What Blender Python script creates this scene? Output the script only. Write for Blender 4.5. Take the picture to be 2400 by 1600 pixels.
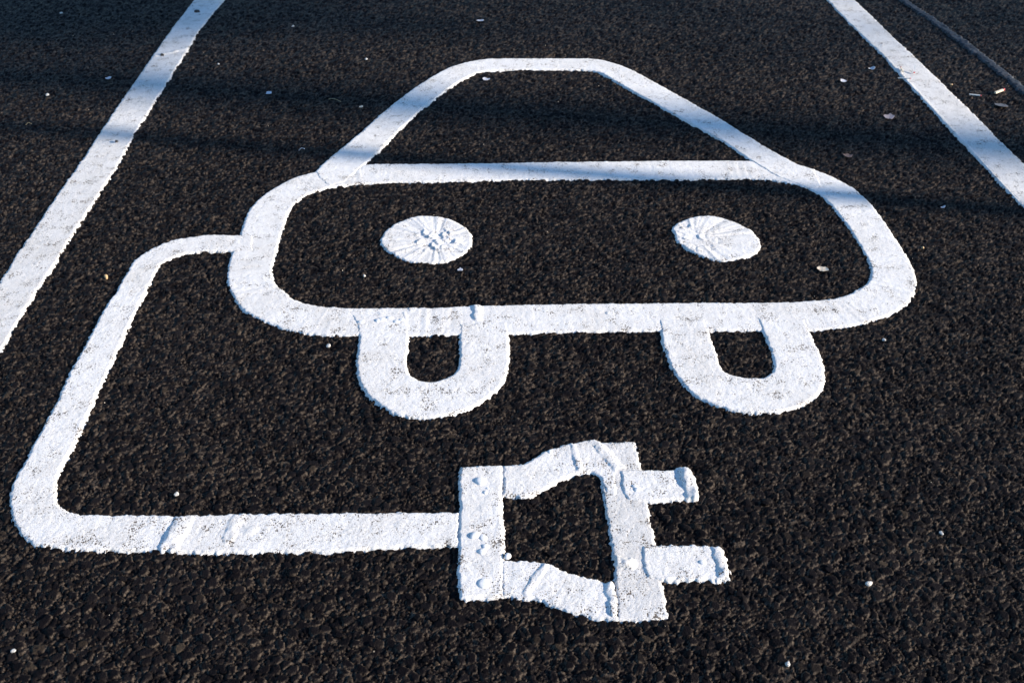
import bpy, bmesh, math, random
import numpy as np

# ------------------------------------------------------------------ camera
scene = bpy.context.scene
for o in list(bpy.data.objects):
    bpy.data.objects.remove(o, do_unlink=True)
COL = scene.collection
PITCH = math.radians(36.0)
CAM_H = 1.226
cam_data = bpy.data.cameras.new('camera')
cam_data.sensor_width = 36.0
cam_data.lens = 35.05
cam_data.clip_start = 0.05
cam_data.clip_end = 1000.0
cam_data.dof.use_dof = True
cam_data.dof.focus_distance = 1.95
cam_data.dof.aperture_fstop = 10.0
cam = bpy.data.objects.new('camera', cam_data)
COL.objects.link(cam)
cam.location = (0.0, 0.0, CAM_H)
cam.rotation_euler = (math.radians(90.0) - PITCH, 0.0, 0.0)
scene.camera = cam

# ------------------------------------------------------------------ daylight
SUN_DIR = (0.98, -0.177)                 # horizontal direction towards the sun
SUN_ELEV = math.radians(19.0)
hl = math.hypot(*SUN_DIR)
SX, SY = SUN_DIR[0] / hl, SUN_DIR[1] / hl
world = bpy.data.worlds.new('World')
scene.world = world
world.use_nodes = True
wn = world.node_tree
bg = wn.nodes['Background']
sky = wn.nodes.new('ShaderNodeTexSky')
sky.sky_type = 'NISHITA'
sky.sun_disc = False
sky.sun_elevation = SUN_ELEV
sky.sun_rotation = math.atan2(SX, SY)
sky.air_density = 1.3
sky.dust_density = 0.1
sky.ozone_density = 6.0
wn.links.new(sky.outputs['Color'], bg.inputs['Color'])
bg.inputs['Strength'].default_value = 0.11
sun_data = bpy.data.lights.new('sun', 'SUN')
sun_data.energy = 5.0
sun_data.angle = math.radians(0.55)
sun_data.color = (1.0, 0.88, 0.74)
sun = bpy.data.objects.new('sun', sun_data)
COL.objects.link(sun)
from mathutils import Vector
ce = math.cos(SUN_ELEV)
to_sun = Vector((SX * ce, SY * ce, math.sin(SUN_ELEV)))
sun.rotation_euler = to_sun.to_track_quat('Z', 'Y').to_euler()
sun.location = (6, -2, 6)
vs = scene.view_settings
vs.view_transform = 'Standard'
vs.look = 'None'
vs.exposure = 1.0
vs.gamma = 1.0
vs.use_curve_mapping = False
scene.render.resolution_x = 1024
scene.render.resolution_y = 682
rng = random.Random(7)

# ------------------------------------------------------------------ helpers
def tag(o, label=None, cat=None, group=None, kind=None):
    if label: o['label'] = label
    if cat: o['category'] = cat
    if group: o['group'] = group
    if kind: o['kind'] = kind
    return o

def mesh_np(name, verts, quads, mat, parent=None, smooth=True, attrs=None):
    me = bpy.data.meshes.new(name)
    nv, nq = len(verts), len(quads)
    k = quads.shape[1]
    me.vertices.add(nv)
    me.vertices.foreach_set('co', np.ascontiguousarray(verts, dtype=np.float32).ravel())
    me.loops.add(nq * k)
    me.loops.foreach_set('vertex_index', np.ascontiguousarray(quads, dtype=np.int32).ravel())
    me.polygons.add(nq)
    me.polygons.foreach_set('loop_start', np.arange(0, nq * k, k, dtype=np.int32))
    me.polygons.foreach_set('loop_total', np.full(nq, k, dtype=np.int32))
    me.polygons.foreach_set('use_smooth', np.full(nq, smooth, dtype=bool))
    for an, av in (attrs or {}).items():
        at = me.attributes.new(an, 'FLOAT', 'POINT')
        at.data.foreach_set('value', np.ascontiguousarray(av, dtype=np.float32))
    me.update(calc_edges=True)
    me.validate()
    me.materials.append(mat)
    o = bpy.data.objects.new(name, me)
    COL.objects.link(o)
    if parent: o.parent = parent
    return o

def empty(name, loc=(0, 0, 0)):
    o = bpy.data.objects.new(name, None)
    o.empty_display_size = 0.05
    COL.objects.link(o)
    o.location = loc
    return o

def link_mesh(name, me, mat, parent=None):
    if mat and not me.materials: me.materials.append(mat)
    o = bpy.data.objects.new(name, me)
    COL.objects.link(o)
    if parent: o.parent = parent
    return o

U = np.uint32
def h2(ix, iy, seed):
    with np.errstate(over='ignore'):
        h = ix.astype(np.int64).astype(U) * U(374761393) + iy.astype(np.int64).astype(U) * U(668265263) + U((seed * 2246822519) & 0xffffffff)
        h = (h ^ (h >> U(13))) * U(1274126177)
        h = (h ^ (h >> U(16))) * U(2246822519)
        h = h ^ (h >> U(15))
    return (h >> U(8)).astype(np.float32) * np.float32(1.0 / 16777216.0)

def vnoise(x, y, seed):
    fx, fy = np.floor(x), np.floor(y)
    ix, iy = fx.astype(np.int64), fy.astype(np.int64)
    tx, ty = (x - fx).astype(np.float32), (y - fy).astype(np.float32)
    tx = tx * tx * (3 - 2 * tx); ty = ty * ty * (3 - 2 * ty)
    a, b = h2(ix, iy, seed), h2(ix + 1, iy, seed)
    c, d = h2(ix, iy + 1, seed), h2(ix + 1, iy + 1, seed)
    return (a + (b - a) * tx) * (1 - ty) + (c + (d - c) * tx) * ty      # 0..1

def fbm(x, y, seed, oct=3):
    s, amp, tot = 0.0, 1.0, 0.0
    for k in range(oct):
        s = s + amp * (vnoise(x * 2 ** k + 13.7 * k, y * 2 ** k - 7.1 * k, seed + k) - 0.5)
        tot += amp; amp *= 0.5
    return s / tot * 2                                                   # about -1..1

def voro(x, y, size, seed, jit=0.92):
    gx, gy = x / size, y / size
    fx, fy = np.floor(gx), np.floor(gy)
    ix, iy = fx.astype(np.int64), fy.astype(np.int64)
    n = x.shape
    d1 = np.full(n, 9.0, np.float32); d2 = np.full(n, 9.0, np.float32)
    cid = np.zeros(n, np.float32); ox = np.zeros(n, np.float32); oy = np.zeros(n, np.float32)
    for i in (-1, 0, 1):
        for j in (-1, 0, 1):
            cx, cy = ix + i, iy + j
            px = (cx + 0.5 + jit * (h2(cx, cy, seed) - 0.5)) - gx
            py = (cy + 0.5 + jit * (h2(cx, cy, seed + 1) - 0.5)) - gy
            d = np.sqrt(px * px + py * py).astype(np.float32)
            near = d < d1
            d2 = np.where(near, d1, np.minimum(d2, d))
            cid = np.where(near, h2(cx, cy, seed + 2), cid)
            ox = np.where(near, px, ox); oy = np.where(near, py, oy)
            d1 = np.where(near, d, d1)
    return d1, d2, cid, ox, oy

def sstep(a, b, x):
    t = np.clip((x - a) / (b - a), 0, 1)
    return t * t * (3 - 2 * t)

def chunked(fn, x, y, n=200000):
    outs = []
    for i in range(0, len(x), n):
        outs.append(fn(x[i:i + n], y[i:i + n]))
    return [np.concatenate(c) for c in zip(*outs)]

def asphalt_height(x, y):
    """metres above the nominal road plane; tone = shade of each stone"""
    wx = x + 0.0022 * fbm(x / 0.007, y / 0.007, 11, 2)
    wy = y + 0.0022 * fbm(x / 0.007, y / 0.007, 21, 2)
    def layer(size, seed, soft, relief, tilt):
        d1, d2, cid, ox, oy = voro(wx, wy, size, seed)
        e = d2 - d1
        edge = np.clip((e - 0.03) / soft, 0, 1)
        edge = 1 - (1 - edge) ** 2.2
        r2 = (cid * 17.31) % 1.0; r3 = (cid * 53.77) % 1.0
        top = (cid - 0.5) * relief + (ox * (r2 - 0.5) + oy * (r3 - 0.5)) * tilt
        rim = sstep(0.35, 0.65, edge) * (1 - sstep(0.86, 1.0, edge))
        return edge, top, r2, rim
    e1, t1, a1, w1 = layer(0.0160, 31, 0.34, 0.0030, 0.0036)
    e2, t2, a2, w2 = layer(0.0082, 41, 0.38, 0.0030, 0.0030)
    z1 = e1 * 0.0056 + t1 * e1 - 0.0056 - 0.0040 * (a1 < 0.30)
    z2 = e2 * 0.0042 + t2 * e2 - 0.0054
    z = np.maximum(z1, z2)
    tone = np.where(z1 > z2, a1, a2)
    wear_glint = np.where(z1 > z2, w1, w2) * (0.15 + 0.85 * sstep(-0.45, 0.15, fbm(x / 0.011, y / 0.011, 65, 2))) * sstep(-0.0060, -0.0030, z)
    z = z + 0.0005 * fbm(x / 0.0042, y / 0.0042, 51, 2)
    z = z + 0.0018 * fbm(x / 0.05, y / 0.05, 61, 2)
    return z, tone, wear_glint

# outlines of the markings on the ground, in metres
SHAPES = {
 'bay_left': [
  [(-1.256,3.984),(-1.253,3.669),(-1.247,3.536),(-1.241,3.351),(-1.236,3.255),(-1.228,3.096),(-1.225,2.994),(-1.216,2.800),(-1.209,2.689),(-1.203,2.584),(-1.196,2.448),(-1.195,2.326),(-1.182,2.160),(-1.180,2.061),(-1.173,1.974),(-1.167,1.917),(-1.152,1.750),(-1.134,1.571),(-1.134,1.571),(-1.042,1.558),(-1.042,1.558),(-1.052,1.641),(-1.059,1.748),(-1.067,1.875),(-1.067,1.974),(-1.072,2.067),(-1.078,2.175),(-1.079,2.288),(-1.084,2.408),(-1.087,2.519),(-1.097,2.643),(-1.107,2.760),(-1.106,2.861),(-1.114,2.963),(-1.121,3.111),(-1.125,3.239),(-1.132,3.435),(-1.146,3.655),(-1.138,3.873),(-1.136,3.984),(-1.146,4.284),(-1.161,4.700),(-1.161,4.700),(-1.292,4.809),(-1.292,4.809)],
 ],
 'bay_right': [
  [(1.244,3.984),(1.253,3.737),(1.263,3.558),(1.280,3.351),(1.283,3.200),(1.289,3.025),(1.295,2.829),(1.299,2.703),(1.303,2.556),(1.307,2.421),(1.311,2.265),(1.315,2.102),(1.319,1.974),(1.319,1.974),(1.428,1.974),(1.428,1.974),(1.428,2.143),(1.426,2.328),(1.421,2.529),(1.411,2.671),(1.409,2.861),(1.402,3.025),(1.395,3.212),(1.384,3.422),(1.373,3.572),(1.367,3.786),(1.355,3.984),(1.346,4.365),(1.335,4.700),(1.335,4.700),(1.239,4.700),(1.239,4.700),(1.240,4.302)],
 ],
 'right_lip': [
  [(1.276,3.327),(1.280,3.200),(1.285,3.021),(1.290,2.825),(1.293,2.697),(1.299,2.551),(1.302,2.416),(1.308,2.263),(1.320,2.277),(1.317,2.428),(1.313,2.564),(1.310,2.712),(1.308,2.838),(1.303,3.039),(1.298,3.220),(1.293,3.343)],
 ],
 'joint': [
  [(1.526,3.984),(1.554,3.786),(1.576,3.599),(1.603,3.319),(1.619,3.025),(1.627,2.810),(1.655,2.835),(1.654,3.067),(1.635,3.364),(1.610,3.650),(1.584,3.832),(1.554,3.990),(1.528,4.241),(1.496,4.223)],
 ],
 'body': [
  [(-0.539,2.474),(-0.572,2.454),(-0.603,2.426),(-0.630,2.384),(-0.653,2.338),(-0.669,2.286),(-0.675,2.243),(-0.672,2.181),(-0.668,2.130),(-0.668,2.081),(-0.669,2.047),(-0.665,1.993),(-0.655,1.930),(-0.640,1.887),(-0.612,1.833),(-0.593,1.805),(-0.561,1.777),(-0.521,1.748),(-0.480,1.729),(-0.436,1.713),(-0.397,1.706),(-0.359,1.703),(-0.322,1.703),(-0.214,1.703),(-0.112,1.707),(-0.005,1.710),(0.106,1.718),(0.199,1.721),(0.308,1.724),(0.415,1.724),(0.528,1.724),(0.634,1.724),(0.674,1.728),(0.718,1.737),(0.764,1.754),(0.812,1.777),(0.852,1.805),(0.885,1.839),(0.912,1.887),(0.927,1.925),(0.934,1.969),(0.937,2.014),(0.937,2.061),(0.936,2.116),(0.936,2.160),(0.931,2.234),(0.929,2.288),(0.916,2.350),(0.896,2.401),(0.868,2.448),(0.830,2.487),(0.792,2.516),(0.711,2.532),(0.655,2.543),(0.476,2.545),(0.302,2.540),(0.097,2.535),(-0.066,2.527),(-0.228,2.524),(-0.351,2.524),(-0.405,2.519),(-0.470,2.503)],
  [(-0.454,2.388),(-0.417,2.398),(-0.339,2.408),(-0.221,2.413),(-0.064,2.418),(0.094,2.426),(0.292,2.426),(0.460,2.428),(0.619,2.431),(0.689,2.426),(0.732,2.408),(0.766,2.388),(0.798,2.354),(0.814,2.314),(0.822,2.272),(0.827,2.218),(0.833,2.171),(0.834,2.116),(0.837,2.067),(0.835,2.014),(0.833,1.969),(0.816,1.925),(0.782,1.887),(0.742,1.859),(0.698,1.845),(0.637,1.837),(0.539,1.833),(0.377,1.833),(0.174,1.830),(0.045,1.825),(-0.101,1.822),(-0.165,1.813),(-0.278,1.812),(-0.374,1.813),(-0.414,1.817),(-0.452,1.828),(-0.489,1.850),(-0.510,1.880),(-0.530,1.899),(-0.549,1.935),(-0.557,1.993),(-0.559,2.053),(-0.563,2.110),(-0.565,2.175),(-0.567,2.218),(-0.564,2.265),(-0.554,2.305),(-0.534,2.342),(-0.499,2.371)],
 ],
 'roof': [
  [(-0.539,2.474),(-0.539,2.474),(-0.521,2.537),(-0.486,2.623),(-0.445,2.733),(-0.389,2.896),(-0.333,3.035),(-0.271,3.159),(-0.218,3.247),(-0.165,3.294),(-0.111,3.325),(-0.056,3.335),(0.070,3.335),(0.221,3.335),(0.271,3.335),(0.315,3.319),(0.366,3.275),(0.415,3.212),(0.471,3.111),(0.538,2.994),(0.581,2.913),(0.624,2.841),(0.675,2.733),(0.718,2.648),(0.759,2.570),(0.792,2.516),(0.830,2.487),(0.830,2.487),(0.827,2.381),(0.827,2.381),(0.789,2.366),(0.762,2.396),(0.734,2.416),(0.698,2.469),(0.660,2.545),(0.616,2.648),(0.567,2.733),(0.514,2.819),(0.450,2.929),(0.392,3.025),(0.334,3.129),(0.292,3.200),(0.254,3.224),(0.167,3.228),(0.018,3.228),(-0.070,3.216),(-0.113,3.200),(-0.150,3.155),(-0.190,3.085),(-0.241,2.977),(-0.295,2.851),(-0.330,2.745),(-0.365,2.628),(-0.405,2.519),(-0.443,2.411),(-0.443,2.411),(-0.487,2.381),(-0.487,2.381),(-0.523,2.431),(-0.523,2.431)],
 ],
 'wheel1': [
  [(-0.350,1.785),(-0.350,1.785),(-0.321,1.703),(-0.321,1.643),(-0.316,1.594),(-0.304,1.551),(-0.290,1.518),(-0.267,1.487),(-0.232,1.454),(-0.209,1.442),(-0.167,1.437),(-0.128,1.443),(-0.093,1.458),(-0.060,1.481),(-0.032,1.513),(-0.015,1.547),(-0.006,1.580),(-0.004,1.628),(-0.006,1.710),(-0.007,1.759),(-0.007,1.759),(-0.114,1.750),(-0.114,1.750),(-0.112,1.707),(-0.110,1.653),(-0.108,1.594),(-0.118,1.574),(-0.141,1.555),(-0.163,1.547),(-0.187,1.558),(-0.203,1.574),(-0.212,1.604),(-0.214,1.659),(-0.214,1.703),(-0.224,1.779),(-0.232,1.793),(-0.232,1.793)],
 ],
 'wheel2': [
  [(0.315,1.766),(0.315,1.766),(0.312,1.710),(0.311,1.663),(0.318,1.604),(0.327,1.560),(0.336,1.537),(0.347,1.513),(0.367,1.491),(0.392,1.473),(0.420,1.458),(0.456,1.452),(0.492,1.452),(0.527,1.460),(0.563,1.478),(0.595,1.505),(0.615,1.537),(0.628,1.570),(0.634,1.614),(0.634,1.663),(0.632,1.716),(0.633,1.769),(0.633,1.769),(0.527,1.772),(0.527,1.772),(0.528,1.724),(0.530,1.710),(0.532,1.659),(0.530,1.618),(0.524,1.584),(0.504,1.565),(0.480,1.562),(0.452,1.567),(0.430,1.580),(0.423,1.598),(0.422,1.634),(0.420,1.680),(0.418,1.724),(0.416,1.769),(0.416,1.769)],
 ],
 'light1': [
  [(-0.322,2.102),(-0.317,2.135),(-0.305,2.168),(-0.280,2.201),(-0.250,2.223),(-0.216,2.229),(-0.183,2.223),(-0.154,2.212),(-0.130,2.188),(-0.108,2.162),(-0.097,2.128),(-0.093,2.095),(-0.097,2.067),(-0.112,2.039),(-0.133,2.018),(-0.160,2.003),(-0.190,1.997),(-0.218,1.999),(-0.251,2.008),(-0.278,2.030),(-0.301,2.055),(-0.316,2.079)],
 ],
 'light2': [
  [(0.394,2.149),(0.399,2.173),(0.416,2.194),(0.445,2.216),(0.475,2.229),(0.509,2.227),(0.543,2.210),(0.573,2.183),(0.592,2.154),(0.602,2.120),(0.604,2.091),(0.596,2.063),(0.578,2.038),(0.549,2.020),(0.517,2.010),(0.492,2.008),(0.465,2.016),(0.441,2.035),(0.419,2.059),(0.404,2.087),(0.396,2.118)],
 ],
 'cable': [
  [(-0.632,2.130),(-0.632,2.130),(-0.671,2.130),(-0.741,2.132),(-0.784,2.122),(-0.824,2.106),(-0.857,2.075),(-0.882,2.041),(-0.891,2.001),(-0.891,1.948),(-0.891,1.875),(-0.893,1.798),(-0.892,1.721),(-0.888,1.638),(-0.888,1.580),(-0.882,1.509),(-0.879,1.439),(-0.879,1.389),(-0.876,1.337),(-0.875,1.302),(-0.872,1.258),(-0.865,1.229),(-0.852,1.198),(-0.832,1.165),(-0.806,1.138),(-0.780,1.119),(-0.746,1.111),(-0.711,1.108),(-0.646,1.106),(-0.568,1.106),(-0.500,1.100),(-0.448,1.103),(-0.341,1.103),(-0.277,1.106),(-0.174,1.115),(-0.085,1.115),(-0.085,1.115),(-0.088,1.196),(-0.088,1.196),(-0.181,1.196),(-0.289,1.194),(-0.458,1.193),(-0.541,1.188),(-0.641,1.190),(-0.715,1.190),(-0.744,1.193),(-0.767,1.209),(-0.781,1.229),(-0.792,1.258),(-0.800,1.299),(-0.799,1.343),(-0.799,1.401),(-0.803,1.460),(-0.806,1.518),(-0.808,1.580),(-0.811,1.643),(-0.813,1.700),(-0.816,1.759),(-0.820,1.822),(-0.819,1.887),(-0.821,1.948),(-0.820,1.993),(-0.801,2.024),(-0.764,2.043),(-0.713,2.049),(-0.668,2.049),(-0.613,2.049),(-0.613,2.049)],
 ],
 'plug_back': [
  [(-0.093,1.306),(-0.093,1.306),(-0.043,1.311),(-0.013,1.310),(-0.013,1.310),(-0.015,1.231),(-0.015,1.203),(-0.011,1.156),(-0.012,1.107),(-0.011,1.065),(-0.013,1.013),(-0.013,1.013),(-0.081,1.008),(-0.081,1.008),(-0.087,1.035),(-0.088,1.092),(-0.091,1.189),(-0.093,1.234),(-0.097,1.289)],
 ],
 'plug_upper': [
  [(-0.018,1.310),(-0.018,1.310),(0.017,1.313),(0.035,1.329),(0.063,1.349),(0.098,1.367),(0.128,1.375),(0.147,1.382),(0.163,1.376),(0.178,1.359),(0.189,1.336),(0.206,1.309),(0.214,1.300),(0.214,1.300),(0.189,1.298),(0.186,1.268),(0.185,1.231),(0.185,1.231),(0.161,1.236),(0.161,1.236),(0.155,1.259),(0.151,1.287),(0.118,1.287),(0.091,1.272),(0.070,1.256),(0.044,1.236),(0.026,1.229),(-0.019,1.232),(-0.019,1.232)],
 ],
 'plug_lower': [
  [(-0.018,1.090),(-0.018,1.090),(0.015,1.089),(0.038,1.087),(0.062,1.086),(0.087,1.066),(0.117,1.054),(0.140,1.046),(0.161,1.046),(0.161,1.046),(0.164,1.006),(0.162,0.967),(0.162,0.967),(0.134,0.969),(0.105,0.977),(0.079,0.985),(0.057,0.995),(0.040,1.009),(0.016,1.008),(-0.018,1.013),(-0.018,1.013)],
 ],
 'plug_front': [
  [(0.161,1.373),(0.161,1.373),(0.227,1.375),(0.227,1.375),(0.229,1.308),(0.232,1.257),(0.232,1.215),(0.234,1.172),(0.237,1.129),(0.238,1.083),(0.238,1.035),(0.238,1.004),(0.239,0.973),(0.239,0.973),(0.204,0.966),(0.158,0.967),(0.158,0.967),(0.159,1.014),(0.159,1.046),(0.161,1.107),(0.159,1.156),(0.156,1.207),(0.155,1.259),(0.155,1.322)],
 ],
 'prong1': [
  [(0.190,1.299),(0.190,1.299),(0.236,1.300),(0.280,1.297),(0.294,1.305),(0.315,1.304),(0.323,1.278),(0.325,1.249),(0.320,1.222),(0.320,1.222),(0.270,1.220),(0.232,1.215),(0.197,1.218),(0.188,1.236)],
 ],
 'prong2': [
  [(0.209,1.121),(0.209,1.121),(0.243,1.122),(0.281,1.122),(0.324,1.120),(0.339,1.118),(0.347,1.098),(0.347,1.073),(0.342,1.046),(0.342,1.046),(0.312,1.044),(0.271,1.045),(0.240,1.044),(0.208,1.046),(0.208,1.046)],
 ],
}
PLUG_DROPS = [(-0.0553,1.2668,0.0097,0.0050),(-0.0422,1.2489,0.0030,0.0020),(-0.0457,1.2395,0.0044,0.0025),(-0.0612,1.1397,0.0081,0.0045),(-0.0470,1.1350,0.0067,0.0025),(-0.0431,1.1155,0.0056,0.0035),(-0.0477,1.1054,0.0066,0.0035),(-0.0441,1.0386,0.0097,0.0035),(0.2138,1.2541,0.0052,0.0030),(0.2175,1.2468,0.0059,0.0030),(-0.0069,1.0955,0.0055,0.0040),(0.0696,1.3439,0.0046,0.0015),(0.3046,1.0820,0.0055,0.0030)]
CAR_DROPS = [(-0.3232,1.7544,0.0073,0.0035),(-0.2880,1.7592,0.0064,0.0040),(-0.2792,1.7624,0.0083,0.0040),(-0.2635,1.7704,0.0074,0.0035),(-0.2474,1.7560,0.0069,0.0035),(-0.2370,1.7624,0.0064,0.0030)]

# ------------------------------------------------------------------ materials
class NT:
    def __init__(self, name):
        self.m = bpy.data.materials.new(name); self.m.use_nodes = True
        self.t = self.m.node_tree
        self.b = self.t.nodes['Principled BSDF']
    def n(self, kind, **kw):
        x = self.t.nodes.new(kind)
        for k, v in kw.items():
            if k in x.inputs.keys() if isinstance(k, str) else False: x.inputs[k].default_value = v
            else: setattr(x, k, v)
        return x
    def l(self, a, b): self.t.links.new(a, b)
    def ramp(self, src, stops):
        r = self.n('ShaderNodeValToRGB')
        while len(r.color_ramp.elements) < len(stops): r.color_ramp.elements.new(0.5)
        for e, (p, c) in zip(r.color_ramp.elements, stops):
            e.position = p; e.color = (*c, 1) if len(c) == 3 else c
        self.l(src, r.inputs[0]); return r
    def noise(self, vec, scale, detail=3, rough=0.55):
        x = self.n('ShaderNodeTexNoise'); x.inputs['Scale'].default_value = scale
        x.inputs['Detail'].default_value = detail; x.inputs['Roughness'].default_value = rough
        self.l(vec, x.inputs['Vector']); return x
    def math(self, op, a, b=None, clamp=False):
        x = self.n('ShaderNodeMath'); x.operation = op; x.use_clamp = clamp
        for i, v in enumerate((a, b)):
            if v is None: continue
            if hasattr(v, 'links'): self.l(v, x.inputs[i])
            else: x.inputs[i].default_value = v
        return x.outputs[0]
    def mix(self, f, a, b):
        x = self.n('ShaderNodeMix'); x.data_type = 'RGBA'
        for v, s in ((f, x.inputs['Factor']), (a, x.inputs[6]), (b, x.inputs[7])):
            if hasattr(v, 'links'): self.l(v, s)
            else: s.default_value = v if isinstance(v, (int, float)) else (*v, 1)
        return x.outputs[2]

def make_asphalt(name='asphalt', grain=True):
    k = NT(name)
    pos = k.n('ShaderNodeNewGeometry').outputs['Position']
    at = k.n('ShaderNodeAttribute'); at.attribute_name = 'tone'
    base = k.ramp(at.outputs['Fac'], [(0.0, (0.0040, 0.0034, 0.0040)), (0.60, (0.0066, 0.0056, 0.0064)), (0.95, (0.0100, 0.0086, 0.0092)), (0.98, (0.018, 0.014, 0.011)), (1.0, (0.040, 0.031, 0.023))])
    big = k.noise(pos, 2.2, 4)
    tint = k.ramp(big.outputs['Fac'], [(0.35, (0.8, 0.8, 0.82)), (0.65, (1.2, 1.17, 1.13))])
    mul = k.n('ShaderNodeMix'); mul.data_type = 'RGBA'; mul.blend_type = 'MULTIPLY'; mul.inputs['Factor'].default_value = 1
    k.l(base.outputs[0], mul.inputs[6]); k.l(tint.outputs[0], mul.inputs[7])
    fine = k.noise(pos, 420, 3, 0.6)
    # rims of the stones: rubbed-off bitumen, with sun glints painted into the tan
    aw = k.n('ShaderNodeAttribute'); aw.attribute_name = 'wear_glint'
    wear_glint = k.ramp(fine.outputs['Fac'], [(0.36, (0.25,) * 3), (0.56, (1, 1, 1))])
    col = k.mix(k.math('MULTIPLY', wear_glint.outputs[0], aw.outputs['Fac'], True), mul.outputs[2], (0.094, 0.073, 0.055))
    k.l(col, k.b.inputs['Base Color'])
    rr = k.ramp(fine.outputs['Fac'], [(0.3, (0.36,) * 3), (0.7, (0.60,) * 3)])
    k.l(rr.outputs[0], k.b.inputs['Roughness'])
    k.b.inputs['Specular IOR Level'].default_value = 0.025
    vo = k.n('ShaderNodeTexVoronoi'); vo.feature = 'DISTANCE_TO_EDGE'; vo.inputs['Scale'].default_value = 230.0
    warp = k.n('ShaderNodeVectorMath'); warp.operation = 'MULTIPLY_ADD'
    k.l(k.noise(pos, 160, 2).outputs['Color'], warp.inputs[0]); warp.inputs[1].default_value = (0.004,) * 3; k.l(pos, warp.inputs[2])
    k.l(warp.outputs[0], vo.inputs['Vector'])
    crust = k.math('MULTIPLY', vo.outputs['Distance'], 4.0, True)
    hgt = k.math('ADD', k.math('MULTIPLY', crust, 0.55), k.noise(pos, 330, 4, 0.7).outputs['Fac'])
    bp = k.n('ShaderNodeBump'); bp.inputs['Strength'].default_value = 1.0; bp.inputs['Distance'].default_value = 0.0006
    k.l(hgt, bp.inputs['Height'])
    k.l(bp.outputs[0], k.b.inputs['Normal'])
    return k.m

def make_paint(name, pit_lo=0.56, tint=(0.80, 0.785, 0.765)):
    k = NT(name)
    pos = k.n('ShaderNodeNewGeometry').outputs['Position']
    # little burst bubbles and dirt held in the pits of the thermoplastic
    v = k.n('ShaderNodeTexVoronoi'); v.inputs['Scale'].default_value = 330.0; v.inputs['Randomness'].default_value = 1.0
    k.l(pos, v.inputs['Vector'])
    clus = k.noise(pos, 28, 3, 0.6)
    rad = k.math('MULTIPLY', k.math('SUBTRACT', clus.outputs['Fac'], pit_lo - 0.16, True), 1.9)
    rnd = k.n('ShaderNodeSeparateColor'); k.l(v.outputs['Color'], rnd.inputs[0])
    rad = k.math('MULTIPLY', rad, k.math('MULTIPLY', rnd.outputs[0], 1.6))
    pit = k.math('MULTIPLY', k.math('SUBTRACT', rad, v.outputs['Distance']), 9.0, True)
    fine = k.noise(pos, 520, 2, 0.6)
    fpit = k.ramp(fine.outputs['Fac'], [(0.60, (0, 0, 0)), (0.66, (1, 1, 1))])
    f2 = k.math('MULTIPLY', fpit.outputs[0], k.ramp(clus.outputs['Fac'], [(0.30, (0.30,) * 3), (0.62, (1,) * 3)]).outputs[0])
    pits = k.math('MAXIMUM', pit, k.math('MULTIPLY', f2, 0.8))
    pin = k.ramp(k.noise(pos, 780, 1, 0.5).outputs['Fac'], [(0.58, (0, 0, 0)), (0.68, (1, 1, 1))])
    pits = k.math('MAXIMUM', pits, k.math('MULTIPLY', pin.outputs[0], 0.50))
    stain = k.noise(pos, 9, 5, 0.65)
    base = k.ramp(stain.outputs['Fac'], [(0.30, (tint[0] * .90, tint[1] * .885, tint[2] * .86)), (0.55, tint)])
    col = k.mix(pits, base.outputs[0], (0.11, 0.09, 0.075))
    k.l(col, k.b.inputs['Base Color'])
    k.b.inputs['Roughness'].default_value = 0.62
    k.b.inputs['Specular IOR Level'].default_value = 0.35
    hgt = k.math('SUBTRACT', k.math('MULTIPLY', k.noise(pos, 300, 4, 0.7).outputs['Fac'], 0.55), k.math('MULTIPLY', pits, 1.2))
    bp = k.n('ShaderNodeBump'); bp.inputs['Strength'].default_value = 1.0; bp.inputs['Distance'].default_value = 0.0007
    k.l(hgt, bp.inputs['Height'])
    k.l(bp.outputs[0], k.b.inputs['Normal'])
    return k.m

def plain(name, col, rough=0.7, var=0.15, scale=300, bump=0.0004, metal=0.0):
    k = NT(name)
    pos = k.n('ShaderNodeTexCoord').outputs['Object']
    nz = k.noise(pos, scale, 3)
    r = k.ramp(nz.outputs['Fac'], [(0.3, tuple(c * (1 - var) for c in col)), (0.7, tuple(min(c * (1 + var), 1) for c in col))])
    k.l(r.outputs[0], k.b.inputs['Base Color'])
    k.b.inputs['Roughness'].default_value = rough; k.b.inputs['Metallic'].default_value = metal
    if bump:
        bp = k.n('ShaderNodeBump'); bp.inputs['Distance'].default_value = bump
        k.l(nz.outputs['Fac'], bp.inputs['Height']); k.l(bp.outputs[0], k.b.inputs['Normal'])
    return k.m

M_ASPH = make_asphalt()
M_PAINT = make_paint('thermoplastic_paint')
M_OLD = make_paint('worn_thermoplastic_paint', 0.545, (0.71, 0.695, 0.675))
M_DROP = plain('paint_drop_white', (0.80, 0.80, 0.80), 0.5, 0.03, 200, 0.0005)
M_BITUMEN = plain('joint_bitumen', (0.022, 0.023, 0.028), 0.6, 0.7, 45, 0.003)
M_LEAF = plain('pale_leaf', (0.52, 0.52, 0.56), 0.7, 0.25, 200)
M_TAN = plain('tan_leaf', (0.62, 0.52, 0.40), 0.8, 0.3, 200)
M_BROWN = plain('brown_leaf', (0.13, 0.085, 0.075), 0.8, 0.3, 200)
M_MAUVE = plain('mauve_leaf', (0.30, 0.25, 0.26), 0.8, 0.3, 200)
M_GREY = plain('grey_scrap', (0.070, 0.073, 0.085), 0.7, 0.2, 200)
M_WOOD = plain('match_wood', (0.72, 0.62, 0.47), 0.7, 0.15, 500)
M_WAX = plain('match_white', (0.74, 0.73, 0.70), 0.6, 0.08, 500)
M_RED = plain('match_red', (0.55, 0.03, 0.05), 0.6, 0.2, 800)
M_STRAW = plain('straw', (0.36, 0.28, 0.16), 0.8, 0.2, 500)
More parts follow.
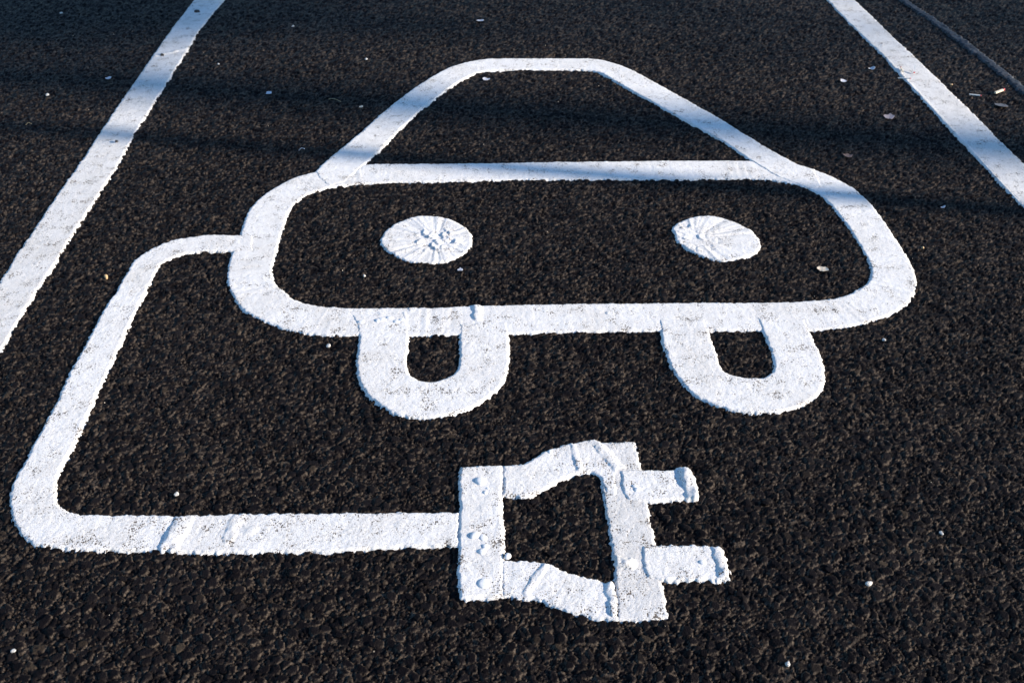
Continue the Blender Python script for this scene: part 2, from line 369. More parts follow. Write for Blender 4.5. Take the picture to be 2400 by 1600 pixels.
M_STONE_W = plain('white_stone', (0.50, 0.48, 0.45), 0.6, 0.2, 300)
M_STONE_T = plain('tan_stone', (0.50, 0.32, 0.16), 0.6, 0.3, 300)
M_STONE_D = plain('dark_stone', (0.03, 0.027, 0.025), 0.6, 0.3, 300)
M_STEEL = plain('galvanised_steel', (0.45, 0.46, 0.47), 0.45, 0.15, 12, 0.0006, 0.8)
M_GRIT = plain('grit', (0.42, 0.36, 0.29), 0.6, 0.3, 300)
M_BARK = plain('bark', (0.10, 0.08, 0.06), 0.9, 0.3, 20, 0.01)
M_FOLIAGE = plain('foliage', (0.05, 0.08, 0.03), 0.6, 0.3, 3)

# ------------------------------------------------------------------ the asphalt: a draped sheet of real stones, finer near the viewer
S0, S1 = 0.62, 4.45
sp, rows = S0, []
while sp < S1:
    rows.append(sp)
    sp += (1.12 + 0.42 * (sp - S0)) * (sp * math.cos(PITCH) + CAM_H * math.sin(PITCH)) / 997.0
rows.append(S1)
rows = np.array(rows)
half = 0.68 * (rows * math.cos(PITCH) + CAM_H * math.sin(PITCH)) + 0.05
NC = 1130
uu = np.linspace(-1, 1, NC)
GX = (half[:, None] * uu[None, :]).ravel()
GY = np.repeat(rows, NC)
gz, gt, gw = chunked(asphalt_height, GX, GY)
nr = len(rows)
# settle the rim of the sheet into the plain road around it
ri = np.repeat(np.arange(nr), NC); ci = np.tile(np.arange(NC), nr)
rim = np.minimum(np.minimum(ri, nr - 1 - ri), np.minimum(ci, NC - 1 - ci))
gz = np.where(rim == 0, -0.002, gz)
idx = np.arange(nr * NC).reshape(nr, NC)
quads = np.stack([idx[:-1, :-1].ravel(), idx[:-1, 1:].ravel(), idx[1:, 1:].ravel(), idx[1:, :-1].ravel()], 1)
asphalt = mesh_np('asphalt', np.stack([GX, GY, gz], 1), quads, M_ASPH, attrs={'tone': gt, 'wear_glint': gw})
tag(asphalt, 'dark coarse asphalt of the parking bay', None, None, 'structure')
# the road goes on all round, out to the horizon
border = [(-half[0], rows[0]), (half[0], rows[0]), (half[-1], rows[-1]), (-half[-1], rows[-1])]
B = 300.0
ov = np.array([(p[0], p[1], -0.002) for p in border] + [(-B, -B, -0.002), (B, -B, -0.002), (B, B, -0.002), (-B, B, -0.002)])
oq = np.array([(4, 5, 1, 0), (5, 6, 2, 1), (6, 7, 3, 2), (7, 4, 0, 3)])
road = mesh_np('ground', ov, oq, M_ASPH, smooth=False, attrs={'tone': np.full(8, 0.5)})
tag(road, 'dark asphalt of the car park beyond the bay', None, None, 'structure')

# ------------------------------------------------------------------ painted markings
def chaikin(pts, it=2):
    p = np.array(pts, float)
    for _ in range(it):
        q = np.roll(p, -1, 0)
        p = np.stack([0.75 * p + 0.25 * q, 0.25 * p + 0.75 * q], 1).reshape(-1, 2)
    keep = np.linalg.norm(p - np.roll(p, 1, 0), axis=1) > 1e-5
    return p[keep]

def poly_sdf(loops, x, y):
    """signed distance (negative inside) and arc length along the first loop"""
    n = len(x)
    best = np.full(n, 1e9); inside = np.zeros(n, bool); barc = np.full(n, 1e9); arc = np.zeros(n)
    for li, lp in enumerate(loops):
        s = 0.0
        q = np.roll(lp, -1, 0)
        for (ax, ay), (bx, by) in zip(lp, q):
            ex, ey = bx - ax, by - ay
            L2 = ex * ex + ey * ey + 1e-12
            t = np.clip(((x - ax) * ex + (y - ay) * ey) / L2, 0, 1)
            d = (x - ax - t * ex) ** 2 + (y - ay - t * ey) ** 2
            if li == 0:
                m = d < barc
                barc = np.where(m, d, barc); arc = np.where(m, s + t * math.sqrt(L2), arc)
            best = np.minimum(best, d)
            c = ((ay > y) != (by > y))
            if abs(ey) > 1e-12:
                inside ^= c & (x < ex * (y - ay) / ey + ax)
            s += math.sqrt(L2)
    sd = np.sqrt(best)
    return np.where(inside, -sd, sd), arc

def marking(name, key, mat, parent=None, layer=0, thick=0.0024, seed=0, rag=0.0020, extra=None, drag=1.0, step=None):
    loops = [chaikin(l) for l in SHAPES[key]]
    allp = np.concatenate(loops)
    x0, y0 = allp.min(0) - 0.012; x1, y1 = allp.max(0) + 0.012
    g = step or max(0.0013, 1.0 * (allp[:, 1].mean() * 0.809 + 0.72) / 997.0)
    xs = np.arange(x0, x1, g); ys = np.arange(y0, y1, g)
    # coarse pass first, to skip the empty parts of the box
    K = 8
    cx, cy = np.meshgrid(xs[::K], ys[::K])
    csd, _ = poly_sdf(loops, cx.ravel(), cy.ravel())
    cs = csd.reshape(cx.shape)
    near = np.repeat(np.repeat(cs, K, 0), K, 1)[:len(ys), :len(xs)] < K * g * 1.6 + 0.012
    X, Y = np.meshgrid(xs, ys)
    sd = np.full(X.shape, 0.05); arc = np.zeros(X.shape)
    fx, fy = X[near], Y[near]
    s_, a_ = [], []
    for i in range(0, len(fx), 60000):
        r = poly_sdf(loops, fx[i:i + 60000], fy[i:i + 60000]); s_.append(r[0]); a_.append(r[1])
    s_, a_ = np.concatenate(s_), np.concatenate(a_)
    hz, _t, _w = chunked(asphalt_height, fx, fy)
    # the edge runs into the hollows between stones and breaks over them
    s_ = s_ + rag * (1.3 * fbm(fx / 0.007, fy / 0.007, 71 + seed, 2) + 0.7 * fbm(fx / 0.03, fy / 0.03, 75 + seed, 2)) + 0.42 * (hz + 0.003)
    sd[near] = s_; arc[near] = a_
    H = np.zeros(X.shape); H[near] = hz
    gy, gx = np.gradient(sd, g)
    gl = np.maximum(np.hypot(gx, gy), 0.35)
    ins = sd < 0
    cell = ins[:-1, :-1] | ins[1:, :-1] | ins[:-1, 1:] | ins[1:, 1:]
    used = np.zeros(ins.shape, bool)
    used[:-1, :-1] |= cell; used[1:, :-1] |= cell; used[:-1, 1:] |= cell; used[1:, 1:] |= cell
    out = used & ~ins
    mv = np.clip(sd / gl, 0, g * 1.0)
    X2 = np.where(out, X - mv * gx / gl, X); Y2 = np.where(out, Y - mv * gy / gl, Y)
    t = thick + 0.0009 * layer
    ux, uy, us, ua, uh = X[used], Y[used], sd[used], arc[used], H[used]
    z = t + 0.10 * uh + 0.00040 * fbm(ux / 0.028, uy / 0.028, 81 + seed, 3) + 0.00010 * fbm(ux / 0.006, uy / 0.006, 85 + seed, 2)
    # drag marks of the screed box, running across the stroke
    dm = fbm(ua / 0.011 + 0.0 * us, np.zeros_like(ua) + seed, 91 + seed, 3)
    gate = sstep(0.45, 0.75, vnoise(ua / 0.09, np.zeros_like(ua), 95 + seed))
    z = z + drag * 0.00055 * dm * (0.35 + 0.65 * gate)
    if extra is not None: z = z + extra(ux, uy, us)
    z = np.maximum(z, uh + 0.0002)
    bead = sstep(0.0, -0.0055, us)
    z = np.where(out[used], uh - 0.0012, uh + (z - uh) * (0.30 + 0.70 * bead))
    vid = np.full(X.shape, -1); vid[used] = np.arange(used.sum())
    q = np.stack([vid[:-1, :-1][cell], vid[:-1, 1:][cell], vid[1:, 1:][cell], vid[1:, :-1][cell]], 1)
    return mesh_np(name, np.stack([X2[used], Y2[used], z], 1), q, mat, parent)

def bumps(spec):
    """raised lips and ridges: (ax, ay, bx, by, radius, height)"""
    def f(x, y, s):
        z = np.zeros_like(x)
        wob = 0.0045 * fbm(x / 0.014, y / 0.014, 131, 3)
        lump = 0.75 + 0.6 * fbm(x / 0.018, y / 0.018, 141, 2)
        for ax, ay, bx, by, r, h in spec:
            ex, ey = bx - ax, by - ay
            t = np.clip(((x - ax) * ex + (y - ay) * ey) / (ex * ex + ey * ey + 1e-9), 0, 1)
            d = np.hypot(x - ax - t * ex, y - ay - t * ey) + wob
            k = np.clip(1 - (d / r) ** 2, 0, 1)
            z = z + h * lump * np.sqrt(k)
        return z
    return f

def trowelled(cx, cy, r, seed, amount):
    """the daubed middle of a filled disc with fan-shaped strokes round it"""
    def f(x, y, s):
        dx, dy = x - cx, y - cy
        rr = np.hypot(dx, dy) / r
        ang = np.arctan2(dy, dx)
        fan = fbm(ang * 9.0, np.zeros_like(ang), seed, 3) * 0.0016 * sstep(0.25, 0.6, rr)
        d1, d2, cid, ox, oy = voro(x + 0.006 * fbm(x / .02, y / .02, seed + 5, 2), y + 0.006 * fbm(x / .02, y / .02, seed + 7, 2), 0.019, seed + 9)
        plate = ((cid - 0.4) * 0.0036 + (ox * 0.0032 + oy * 0.0015) * (cid - 0.3)) * amount
        return fan + plate * sstep(0.75, 0.45, rr + 0.15 * fbm(x / .03, y / .03, seed + 3, 2))
    return f

left = marking('bay_line', 'bay_left', M_OLD, seed=1, rag=0.0026, drag=0.35, step=0.0022,
               extra=bumps([(-1.225, 3.36, -1.13, 3.43, 0.012, 0.0035), (-1.19, 3.52, -1.09, 3.58, 0.009, 0.0022)]))
tag(left, 'worn white painted bay line along the left, crossed by blue shadow bands', 'bay line', 'bay lines')
right = marking('bay_line', 'bay_right', M_OLD, seed=2, rag=0.0026, drag=0.5, step=0.0024)
tag(right, 'white painted bay line on the right with matchsticks lying on it', 'bay line', 'bay lines')
lip = marking('paint_lip', 'right_lip', M_OLD, right, layer=1, seed=14, rag=0.0018, step=0.0022)

car = empty('car_symbol', (0.1, 2.2, 0.0))
tag(car, 'large white painted front view of a car between the bay lines', 'road marking')
def under(root, o):
    o.parent = root
    o.matrix_parent_inverse = root.matrix_world.inverted() if False else __import__('mathutils').Matrix.Translation(-root.location)
    return o
under(car, marking('body_outline', 'body', M_PAINT, seed=3,
      extra=bumps([(-0.0765, 1.812, -0.0765, 1.768, 0.009, 0.0045), (-0.235, 1.79, -0.222, 1.735, 0.004, 0.0016)])))
under(car, marking('roof_outline', 'roof', M_PAINT, layer=1, seed=4, drag=0.9))
under(car, marking('headlight', 'light1', M_PAINT, seed=5, drag=0.1, extra=trowelled(-0.185, 2.105, 0.10, 201, 1.0)))
under(car, marking('headlight', 'light2', M_PAINT, seed=6, drag=0.1, extra=trowelled(0.445, 2.115, 0.10, 301, 0.6)))
under(car, marking('wheel', 'wheel1', M_PAINT, layer=1, seed=7, drag=0.8))
under(car, marking('wheel', 'wheel2', M_PAINT, layer=1, seed=8, drag=0.8))

cable = marking('charging_cable_symbol', 'cable', M_PAINT, layer=1, seed=9, drag=0.4, thick=0.0024, rag=0.0026,
                extra=bumps([(-0.550, 1.178, -0.556, 1.114, 0.016, 0.0042), (-0.458, 1.19, -0.466, 1.135, 0.011, 0.0028), (-0.455, 1.150, -0.43, 1.152, 0.010, 0.0015)]))
tag(cable, 'white painted charging cable curving from the car to the plug', 'road marking')

plug = empty('plug_symbol', (0.1, 1.15, 0.0))
tag(plug, 'white painted two-pronged plug at the end of the cable', 'road marking')
under(plug, marking('plug_front', 'plug_front', M_OLD, seed=10, drag=0.5, rag=0.0028, extra=bumps([(0.168, 1.0847, 0.188, 1.080, 0.012, 0.006)])))
under(plug, marking('plug_back', 'plug_back', M_PAINT, layer=2, seed=11, drag=0.9))
under(plug, marking('plug_arm', 'plug_upper', M_PAINT, layer=1, seed=12, drag=0.8, rag=0.0026,
      extra=bumps([(0.110, 1.372, 0.120, 1.30, 0.006, 0.0024), (0.150, 1.372, 0.196, 1.29, 0.010, 0.0022)])))
under(plug, marking('plug_arm', 'plug_lower', M_PAINT, layer=1, seed=13, drag=0.9, rag=0.0026,
      extra=bumps([(0.152, 1.043, 0.157, 0.984, 0.008, 0.0045), (0.052, 1.075, 0.022, 1.02, 0.006, 0.0022)])))
under(plug, marking('prong', 'prong1', M_PAINT, layer=2, seed=15, drag=0.8,
      extra=bumps([(0.310, 1.300, 0.316, 1.232, 0.017, 0.0065)])))
under(plug, marking('prong', 'prong2', M_PAINT, layer=2, seed=16, drag=0.8, rag=0.0028,
      extra=bumps([(0.336, 1.112, 0.338, 1.052, 0.012, 0.0055)])))

def dome_mesh(seed, nseg=14, nring=5):
    r = random.Random(seed)
    ph = [r.uniform(0, 6.28) for _ in range(3)]
    bm = bmesh.new()
    rings = []
    for k in range(nring):
        a = k / (nring - 0.35) * math.pi / 2
        ring = []
        for i in range(nseg):
            t = 2 * math.pi * i / nseg
            w = 1 + 0.10 * math.sin(2 * t + ph[0]) + 0.05 * math.sin(3 * t + ph[1])
            ring.append(bm.verts.new((math.cos(a) ** 0.8 * w * math.cos(t), math.cos(a) ** 0.8 * w * math.sin(t), math.sin(a) - (0.5 if k == 0 else 0))))
        rings.append(ring)
    tp = bm.verts.new((0, 0, 1.0))
    for a, b in zip(rings, rings[1:]):
        for i in range(nseg):
            bm.faces.new((a[i], a[(i + 1) % nseg], b[(i + 1) % nseg], b[i]))
    for i in range(nseg): bm.faces.new((rings[-1][i], rings[-1][(i + 1) % nseg], tp))
    for f in bm.faces: f.smooth = True
    me = bpy.data.meshes.new('paint_drop'); bm.to_mesh(me); bm.free()
    me.materials.append(M_DROP)
    return me
DOMES = [dome_mesh(s) for s in range(4)]
def drops(root, lst, base):
    for i, (x, y, r, h) in enumerate(lst):
        o = link_mesh('paint_drop', DOMES[i % 4], None, root)
        o.location = (x - root.location.x, y - root.location.y, base)
        o.scale = (r * rng.uniform(1.0, 1.15), r * rng.uniform(0.95, 1.15), h * 0.85)
        o.rotation_euler = (0, 0, rng.uniform(0, 6.28))
drops(plug, PLUG_DROPS, 0.0036)
drops(car, CAR_DROPS, 0.0022)

# ------------------------------------------------------------------ sealed joint in the asphalt, right of the bay
def joint():
    pts = np.array([(1.19, 4.40), (1.42, 4.06), (1.5315, 3.90), (1.5565, 3.72), (1.60, 3.46), (1.6385, 3.215), (1.70, 2.93), (1.765, 2.66)])
    return pts
seal = marking('asphalt_joint', 'joint', M_BITUMEN, seed=17, rag=0.0060, thick=0.0050, drag=0.0, step=0.003,
               extra=lambda x, y, s: 0.0028 * fbm(x / 0.02, y / 0.02, 151, 3) + 0.0016 * fbm(x / 0.006, y / 0.006, 155, 2))
tag(seal, 'grey bitumen seal along the asphalt joint right of the bay', None, None, 'structure')

# ------------------------------------------------------------------ stones that can be told apart in the foreground
def chip_mesh(seed):
    r = random.Random(seed)
    bm = bmesh.new()
    n = 8
    rings = []
    rad = [r.uniform(0.78, 1.12) for _ in range(n)]
    tx, ty = r.uniform(-0.22, 0.22), r.uniform(-0.22, 0.22)
    for z, s in ((-0.55, 1.0), (0.10, 1.0), (0.30, 0.86)):
        ring = []
        for i in range(n):
            t = 2 * math.pi * (i + 0.3 * (rad[i] - 1)) / n
            x, y = rad[i] * s * math.cos(t), rad[i] * s * math.sin(t) * 0.82
            ring.append(bm.verts.new((x, y, z + (tx * x + ty * y + r.uniform(-.05, .05) if z > 0 else 0))))
        rings.append(ring)
    for a, b in zip(rings, rings[1:]):
        for i in range(n): bm.faces.new((a[i], a[(i + 1) % n], b[(i + 1) % n], b[i]))
    c = bm.verts.new((0, 0, 0.33))
    for i in range(n): bm.faces.new((rings[-1][i], rings[-1][(i + 1) % n], c))
    me = bpy.data.meshes.new('stone'); bm.to_mesh(me); bm.free()
    at = me.attributes.new('tone', 'FLOAT', 'POINT')
    tv = r.uniform(0.2, 0.8)
    for d in at.data: d.value = tv
    me.materials.append(M_ASPH)
    return me
CHIPS = [chip_mesh(40 + s) for s in range(10)]
paint_polys = [[np.array(l) for l in SHAPES[k]] for k in ('cable', 'plug_lower', 'plug_front', 'plug_back', 'prong2')]
taken, made = [], 0
while made < 290:
    y = 0.80 + 0.42 * rng.random() ** 1.3
    x = rng.uniform(-0.80, 0.80) * (y * 0.809 + 0.72) / 1.45
    if any((x - a) ** 2 + (y - b) ** 2 < 0.017 ** 2 for a, b in taken): continue
    px, py = np.array([x]), np.array([y])
    if any(poly_sdf(p, px, py)[0][0] < 0.013 for p in paint_polys): continue
    taken.append((x, y))
    d1, d2, cid, ox, oy = voro(px, py, 0.0135, 31)
    x, y = x + float(ox[0]) * 0.0135, y + float(oy[0]) * 0.0135
    hz, _, _ = asphalt_height(np.array([x]), np.array([y]))
    s = rng.uniform(0.0048, 0.0078)
    o = link_mesh('stone', CHIPS[made % 10], None, asphalt)
    o.location = (x, y, float(hz[0]) + 0.0001)
    o.scale = (s, s * rng.uniform(0.8, 1.1), s * 0.62)
    o.rotation_euler = (rng.uniform(-.12, .12), rng.uniform(-.12, .12), rng.uniform(0, 6.28))
    made += 1

# ------------------------------------------------------------------ litter
def ground_z(x, y):
    z, _, _ = asphalt_height(np.array([x]), np.array([y])); return float(z[0])

def flake(name, x, y, r, mat, label, cat, seed, asp=0.6, group=None, z=0.0045, curl=0.18):
    rr = random.Random(seed)
    bm = bmesh.new()
    n = 12
    rim = [rr.uniform(0.62, 1.1) for _ in range(n)]
    lo, up = [], []
    for th, arr in ((0, lo), (1, up)):
        for fr in (0.55, 1.0):
            for i in range(n):
                t = 2 * math.pi * i / n
                px, py = rim[i] * fr * math.cos(t) * r, rim[i] * fr * math.sin(t) * r * asp
                pz = curl * (px * px) / r + curl * 0.6 * abs(py) + rr.uniform(-.03, .03) * r + th * 0.0007
                arr.append(bm.verts.new((px, py, pz)))
        arr.append(bm.verts.new((0, 0, th * 0.0007)))
    for arr, fl in ((lo, True), (up, False)):
        for i in range(n):
            j = (i + 1) % n
            q = (arr[i], arr[n + i], arr[n + j], arr[j]); t3 = (arr[2 * n], arr[i], arr[j])
            bm.faces.new(q[::-1] if fl else q); bm.faces.new(t3[::-1] if fl else t3)
    for i in range(n):
        j = (i + 1) % n
        bm.faces.new((lo[n + i], lo[n + j], up[n + j], up[n + i]))
    me = bpy.data.meshes.new(name); bm.to_mesh(me); bm.free(); me.materials.append(mat)
    o = link_mesh(name, me, None)
    o.location = (x, y, max(ground_z(x, y), -0.001) + 0.0015 if z is None else z)
    o.rotation_euler = (rr.uniform(-.15, .15), rr.uniform(-.15, .15), rr.uniform(-.5, .5))
    return tag(o, label, cat, group)

FL = 'scraps scattered on the asphalt'
flake('leaf_scrap', -0.1183, 3.7271, 0.016, M_LEAF, 'pale scrap of leaf beyond the car roof, near the top edge', 'scrap', 1, 0.9, FL, None)
flake('leaf_scrap', -0.0852, 3.144, 0.0126, M_LEAF, 'pale scrap just inside the left end of the car roof', 'scrap', 2, 0.9, FL, None)
flake('leaf_scrap', -0.7733, 3.0284, 0.0122, M_LEAF, 'pale scrap in shadow between left bay line and car roof', 'scrap', 3, 0.9, FL, None)
flake('paper_scrap', -1.3211, 3.1477, 0.0105, M_LEAF, 'tiny pointed white scrap left of the left bay line', 'scrap', 14, 1.2, FL, None, 0.5)
flake('leaf_scrap', 1.0799, 3.1292, 0.0115, M_LEAF, 'oval pale scrap between car roof and right bay line', 'scrap', 5, 0.8, FL, None)
flake('leaf_scrap', 1.2041, 3.2352, 0.0114, M_LEAF, 'crumpled pale scrap beside the left edge of the right bay line', 'scrap', 6, 0.9, FL, None, 0.5)
flake('dry_leaf', 1.1421, 2.8413, 0.022, M_MAUVE, 'mauve dry leaf left of the right bay line', 'leaf', 7, 0.8, FL, None)
flake('dry_leaf', 0.9436, 2.5726, 0.0145, M_BROWN, 'small brown leaf above the right shoulder of the car', 'leaf', 8, 0.9, FL, None)
flake('gum_spot', -0.1198, 1.9686, 0.0072, M_LEAF, 'small oval white scrap below the left headlight', 'scrap', 9, 1.3, FL, None, 0.05)
flake('dry_leaf', 0.7206, 1.9686, 0.0140, M_TAN, 'torn tan leaf right of the right headlight', 'leaf', 10, 0.95, FL, None, 0.12)
flake('paper_scrap', 1.1051, 2.27, 0.0100, M_LEAF, 'bluish scrap in shade right of the car body', 'scrap', 11, 0.4, FL, None, 0.4)
flake('cardboard_scrap', 1.5154, 2.9325, 0.0238, M_GREY, 'flat dark grey scrap right of the right bay line', 'scrap', 12, 1.0, FL, None, 0.05)
flake('leaf_scrap', -0.4669, 2.9192, 0.0085, M_TAN, 'little tan scrap left of the car roof', 'scrap', 13, 0.6, FL, None)

def rod(bm, a, b, w, h):
    d = (b - a).normalized(); s = d.cross(Vector((0, 0, 1))).normalized() * w / 2; u = s.cross(d).normalized() * h / 2
    v = [bm.verts.new(p + q) for p in (a, b) for q in (s + u, s - u, -s - u, -s + u)]
    for i in range(4): bm.faces.new((v[i], v[(i + 1) % 4], v[4 + (i + 1) % 4], v[4 + i]))
    bm.faces.new(v[3::-1]); bm.faces.new(v[4:])

def match(p, q, zp, zq, mat, label, w=0.0026):
    """q is the end with the red head"""
    root = empty('matchstick', (p[0], p[1], zp)); tag(root, label, 'matchstick', 'matchsticks by the right bay line')
    a = Vector((0, 0, 0)); b = Vector((q[0] - p[0], q[1] - p[1], zq - zp))
    bm = bmesh.new(); rod(bm, a, b * 0.92, w, w * 0.9)
    me = bpy.data.meshes.new('stick'); bm.to_mesh(me); bm.free(); link_mesh('stick', me, mat, root)
    bm = bmesh.new(); bmesh.ops.create_uvsphere(bm, u_segments=10, v_segments=6, radius=1)
    for f in bm.faces: f.smooth = True
    me = bpy.data.meshes.new('match_head'); bm.to_mesh(me); bm.free()
    hd = link_mesh('match_head', me, M_RED, root); hd.location = b * 0.95
    hd.scale = (w * 0.75, w * 0.75, w * 0.75)
match((1.2638, 3.1477), (1.3033, 3.1400), 0.0045, 0.006, M_WAX, 'white matchstick poking off the left edge of the right bay line')
match((1.4466, 3.0109), (1.4804, 3.0005), 0.004, 0.004, M_WAX, 'thin white matchstick on the asphalt right of the bay line', 0.003)
match((1.533, 3.0214), (1.57, 3.046), 0.005, 0.006, M_WOOD, 'thick cream matchstick furthest right, beside the sealed joint', 0.006)
match((1.2961, 3.1967), (1.301, 3.2391), 0.0065, 0.0065, M_WOOD, 'cream matchstick lying along the left edge of the right bay line', 0.0035)
match((1.3404, 3.2197), (1.3300, 3.1900), 0.020, 0.0055, M_WAX, 'white matchstick standing tilted in the middle of the right bay line', 0.0035)

def straw(p, q, mat, label, r=0.0009, arch=0.004):
    z = max(ground_z(*p), ground_z(*q), -0.001) + 0.001
    bm = bmesh.new(); prev = None
    for i in range(7):
        t = i / 6
        c = Vector((p[0] + (q[0] - p[0]) * t, p[1] + (q[1] - p[1]) * t + 0.003 * math.sin(t * 5), z + arch * math.sin(t * math.pi)))
        ring = [bm.verts.new(c + Vector((0, r * math.cos(a), r * math.sin(a)))) for a in (0, 1.57, 3.14, 4.71)]
        if prev:
            for k in range(4): bm.faces.new((prev[k], prev[(k + 1) % 4], ring[(k + 1) % 4], ring[k]))
        prev = ring
    me = bpy.data.meshes.new('straw'); bm.to_mesh(me); bm.free()
    tag(link_mesh('straw', me, mat), label, 'straw', 'bits of straw')
straw((-0.5762, 2.9799), (-0.5336, 2.9628), M_STRAW, 'thin bent straw between left bay line and car roof')
straw((-0.6057, 2.6086), (-0.5899, 2.6226), M_LEAF, 'short pale straw left of the roof where it meets the body')
straw((-1.4505, 2.7849), (-1.4353, 2.7960), M_STRAW, 'short straw at the far left edge of the picture')

def pebble_mesh(seed):
    r = random.Random(seed); bm = bmesh.new()
    bmesh.ops.create_icosphere(bm, subdivisions=2, radius=1)
    for v in bm.verts:
        k = 1 + 0.16 * math.sin(3.1 * v.co.x + seed) + 0.14 * math.sin(3.7 * v.co.y + 2 * seed) + r.uniform(-.05, .05)
        v.co *= k
    me = bpy.data.meshes.new('pebble'); bm.to_mesh(me); bm.free(); return me
def pebble(x, y, r, mat, label, seed, lift=0.0):
    me = pebble_mesh(seed); me.materials.append(mat)
    o = link_mesh('pebble', me, None)
    o.location = (x, y, max(ground_z(x, y), -0.002) + r * 0.45 + lift); o.scale = (r * 1.15, r * 0.95, r * 0.75)
    o.rotation_euler = (0.2, 0.1, seed * 1.3)
    tag(o, label, 'pebble', 'loose pebbles')
W, T, D = M_STONE_W, M_STONE_T, M_STONE_D
pebble(-1.4709, 3.0109, 0.0062, W, 'white pebble left of the left bay line, in the shadow band', 1)
pebble(-1.7242, 3.8215, 0.005, W, 'tiny white pebble in the dark far left corner', 2)
pebble(-0.8114, 3.6693, 0.0047, W, 'tiny white pebble right of the far end of the left bay line', 3)
pebble(-0.931, 1.9372, 0.0056, T, 'orange tan pebble between left bay line and cable', 4)
pebble(-1.2052, 3.8266, 0.0085, D, 'black pebble standing on the far end of the left bay line', 5, 0.004)
pebble(-1.1372, 2.6568, 0.0045, D, 'black pebble on the left bay line just below the lower shadow band', 6, 0.003)
pebble(-1.205, 3.36, 0.0066, D, 'dark pebble on the left bay line above the upper shadow band', 7, 0.003)
pebble(0.7801, 1.6935, 0.0038, W, 'small white pebble right of the right wheel', 8)
pebble(-0.5775, 1.2343, 0.0040, W, 'small white pebble inside the lower bend of the cable', 9)
pebble(0.560, 1.042, 0.0052, W, 'whitish pebble on the asphalt right of the lower prong', 10)
pebble(0.7104, 1.1492, 0.0036, W, 'small pale pebble far right, level with the lower prong', 11)
pebble(-0.7305, 0.916, 0.0034, W, 'small pale pebble in the lower left corner', 12)
pebble(0.3989, 0.8931, 0.0040, W, 'pale pebble near the lower edge, below and right of the plug', 13)
pebble(0.9874, 2.0711, 0.0036, T, 'small tan pebble right of the car body', 14)
pebble(-0.9949, 3.2864, 0.0036, W, 'tiny white pebble right of the left bay line, above the shadow band', 15)
pebble(-0.3392, 1.9409, 0.0036, W, 'tiny white pebble inside the car body, below left headlight', 16)
pebble(1.4216, 3.0962, 0.0036, T, 'tiny tan pebble right of the right bay line, above the matchstick', 17)
pebble(-0.3815, 1.6723, 0.0045, W, 'white pebble against the lower edge of the bumper, left of the left wheel', 18)
pebble(-0.50, 3.33, 0.0044, W, 'tiny pale pebble left of the car roof corner', 19)

# grit nobody could count
gv, gq = [], []
gr = np.random.RandomState(3)
tet = np.array([(1, 0, -.4), (-.5, .87, -.4), (-.5, -.87, -.4), (0, 0, .9)])
N = 260
yy = 0.75 + 3.4 * gr.rand(N); xx = (gr.rand(N) * 2 - 1) * 0.62 * (yy * 0.809 + 0.72)
zz, _, _ = asphalt_height(xx, yy)
for i in range(N):
    s = 0.0006 + 0.0013 * gr.rand() ** 3
    a = gr.rand() * 6.28
    R = np.array([[math.cos(a), -math.sin(a), 0], [math.sin(a), math.cos(a), 0], [0, 0, 1]])
    b = len(gv)
    gv += list((tet * s) @ R.T + (xx[i], yy[i], zz[i] + s * 0.5))
    gq += [(b, b + 1, b + 3), (b + 1, b + 2, b + 3), (b + 2, b, b + 3), (b, b + 2, b + 1)]
grit = mesh_np('grit', np.array(gv), np.array(gq), M_GRIT, smooth=False)
tag(grit, 'pale grains of grit strewn over the asphalt', 'grit', None, 'stuff')

# ------------------------------------------------------------------ posts on the sunny side whose shadows cross the bay
def post(at, dist, r0, r1, height, label, lean=0.0):
    bx, by = at[0] + SX * dist, at[1] + SY * dist - lean * dist * math.tan(SUN_ELEV)
    root = empty('lamp_post', (bx, by, -0.002)); root.rotation_euler = (-math.atan(lean), 0, 0); tag(root, label, 'lamp post', 'posts right of the bay')
    bm = bmesh.new()
    n = 20
    prof = [(0, r0 * 1.5), (0.03, r0 * 1.5), (0.035, r0 * 1.25), (1.1, r0 * 1.25), (1.15, r0), (height, r1)]
    rings = [[bm.verts.new((r * math.cos(2 * math.pi * i / n), r * math.sin(2 * math.pi * i / n), z)) for i in range(n)] for z, r in prof]
    for a, b in zip(rings, rings[1:]):
        for i in range(n): bm.faces.new((a[i], a[(i + 1) % n], b[(i + 1) % n], b[i]))
    bm.faces.new(rings[-1]); bm.faces.new(rings[0][::-1])
    me = bpy.data.meshes.new('post'); bm.to_mesh(me); bm.free(); link_mesh('post', me, M_STEEL, root)
    bm = bmesh.new()
    bmesh.ops.create_cube(bm, size=1)
    for v in bm.verts: v.co = Vector((v.co.x * 0.62 * (1 - 0.3 * (v.co.z > 0)) + 0.22, v.co.y * 0.26 * (1 - 0.3 * (v.co.z > 0)), v.co.z * 0.11 + height + 0.05))
    bmesh.ops.bevel(bm, geom=bm.edges[:], offset=0.02, segments=2, affect='EDGES')
    me = bpy.data.meshes.new('lamp_head'); bm.to_mesh(me); bm.free(); link_mesh('lamp_head', me, M_STEEL, root)
post((0.1, 2.48), 9.0, 0.045, 0.035, 7.0, 'slim grey lamp post nearer the bay, out of frame to the right', 0.020)
post((0.0, 2.885), 26.0, 0.14, 0.125, 14.0, 'thick grey lamp post farther off, out of frame to the right')
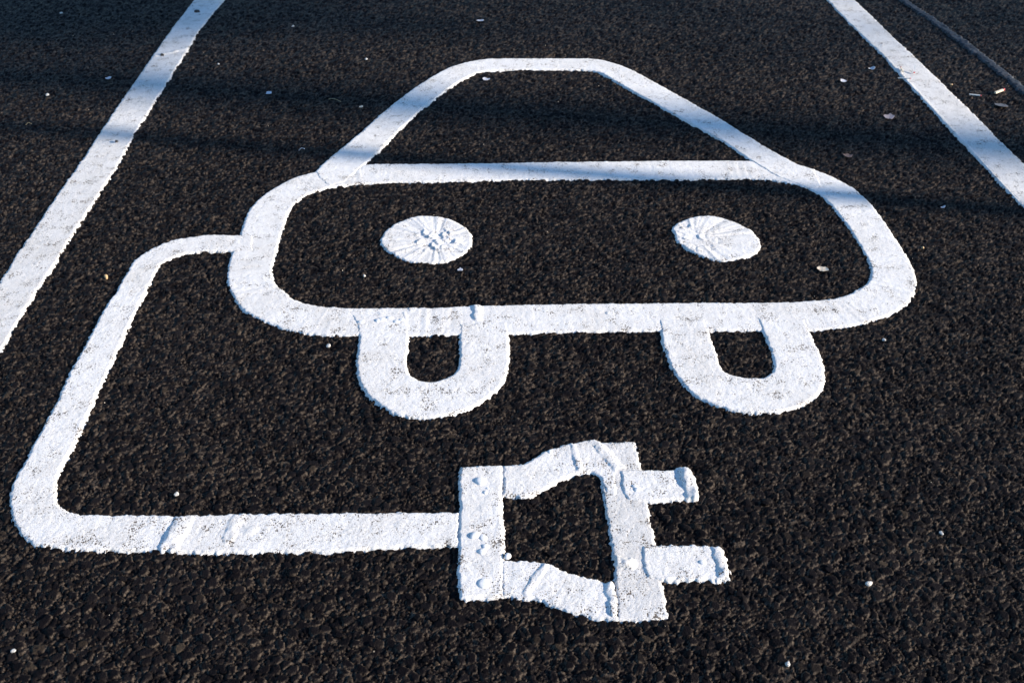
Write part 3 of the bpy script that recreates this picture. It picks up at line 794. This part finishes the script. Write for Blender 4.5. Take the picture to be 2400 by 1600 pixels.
def shade_tree(at, dist, label):
    """tree added unseen on the sunny side; its thin crown takes part of the light off the far end of the bay"""
    bx, by = at[0] + SX * dist, at[1] + SY * dist
    root = empty('shade_tree', (bx, by, -0.002)); tag(root, label, 'shade_tree')
    r = random.Random(5)
    hc = dist * math.tan(SUN_ELEV)
    bm = bmesh.new()
    def limb(p, q, ra, rb, n=8):
        d = (q - p).normalized(); u = d.orthogonal().normalized(); w = d.cross(u)
        R = [[bm.verts.new(c + (u * math.cos(2 * math.pi * i / n) + w * math.sin(2 * math.pi * i / n)) * rr) for i in range(n)] for c, rr in ((p, ra), (q, rb))]
        for i in range(n): bm.faces.new((R[0][i], R[0][(i + 1) % n], R[1][(i + 1) % n], R[1][i]))
    off = Vector((-SY, SX, 0)) * 3.4          # the crown's near edge grazes the bay
    base = off.copy(); top = off + Vector((0, 0, hc - 1.5))
    limb(base, top, 0.24, 0.15)
    tips = []
    for k in range(26):
        a = r.uniform(0, 6.28); e = r.uniform(-0.3, 1.1); L = r.uniform(1.5, 3.0)
        s = top + Vector((0, 0, r.uniform(-1.8, 1.0)))
        t = s + Vector((math.cos(a) * math.cos(e), math.sin(a) * math.cos(e), math.sin(e))) * L
        limb(s, t, 0.05, 0.015, 6); tips.append((s, t))
    me = bpy.data.meshes.new('trunk'); bm.to_mesh(me); bm.free(); link_mesh('trunk', me, M_BARK, root)
    bm = bmesh.new()
    n = 0
    while n < LEAVES:
        p = Vector((r.uniform(-1, 1), r.uniform(-1, 1), r.uniform(-1, 1)))
        if p.length > 1: continue
        c = top + Vector((p.x * 3.2, p.y * 3.2, p.z * 3.0 + 0.9))
        a, b = Vector((r.gauss(0, 1), r.gauss(0, 1), r.gauss(0, 1))).normalized() * 0.075, None
        b = a.orthogonal().normalized() * 0.045
        v = [bm.verts.new(c + q) for q in (-a, b, a, -b)]
        bm.faces.new(v); n += 1
    # thicker clump added high in the crown to darken the far left corner
    lat = Vector((-SY, SX, 0))
    for k in range(1500):
        p = Vector((r.gauss(0, 1), r.gauss(0, 1), r.gauss(0, 1)))
        c = lat * (0.40 + 0.22 * p.x) + Vector((SX, SY, 0)) * (0.5 * p.y) + Vector((0, 0, hc + 0.86 + 0.20 * p.z))
        a = Vector((r.gauss(0, 1), r.gauss(0, 1), r.gauss(0, 1))).normalized() * 0.075
        b = a.orthogonal().normalized() * 0.05
        bm.faces.new([bm.verts.new(c + q) for q in (-a, b, a, -b)])
    me = bpy.data.meshes.new('crown'); bm.to_mesh(me); bm.free(); link_mesh('crown', me, M_FOLIAGE, root)
LEAVES = 4800
shade_tree((0.0, 3.18), 26.0, 'leafy tree added out of frame to the right to shade the far end')  # unseen, put in to dim the far end of the bay
print('triangles', sum(len(o.data.loops) - 2 * len(o.data.polygons) for o in bpy.data.objects if o.type == 'MESH'))
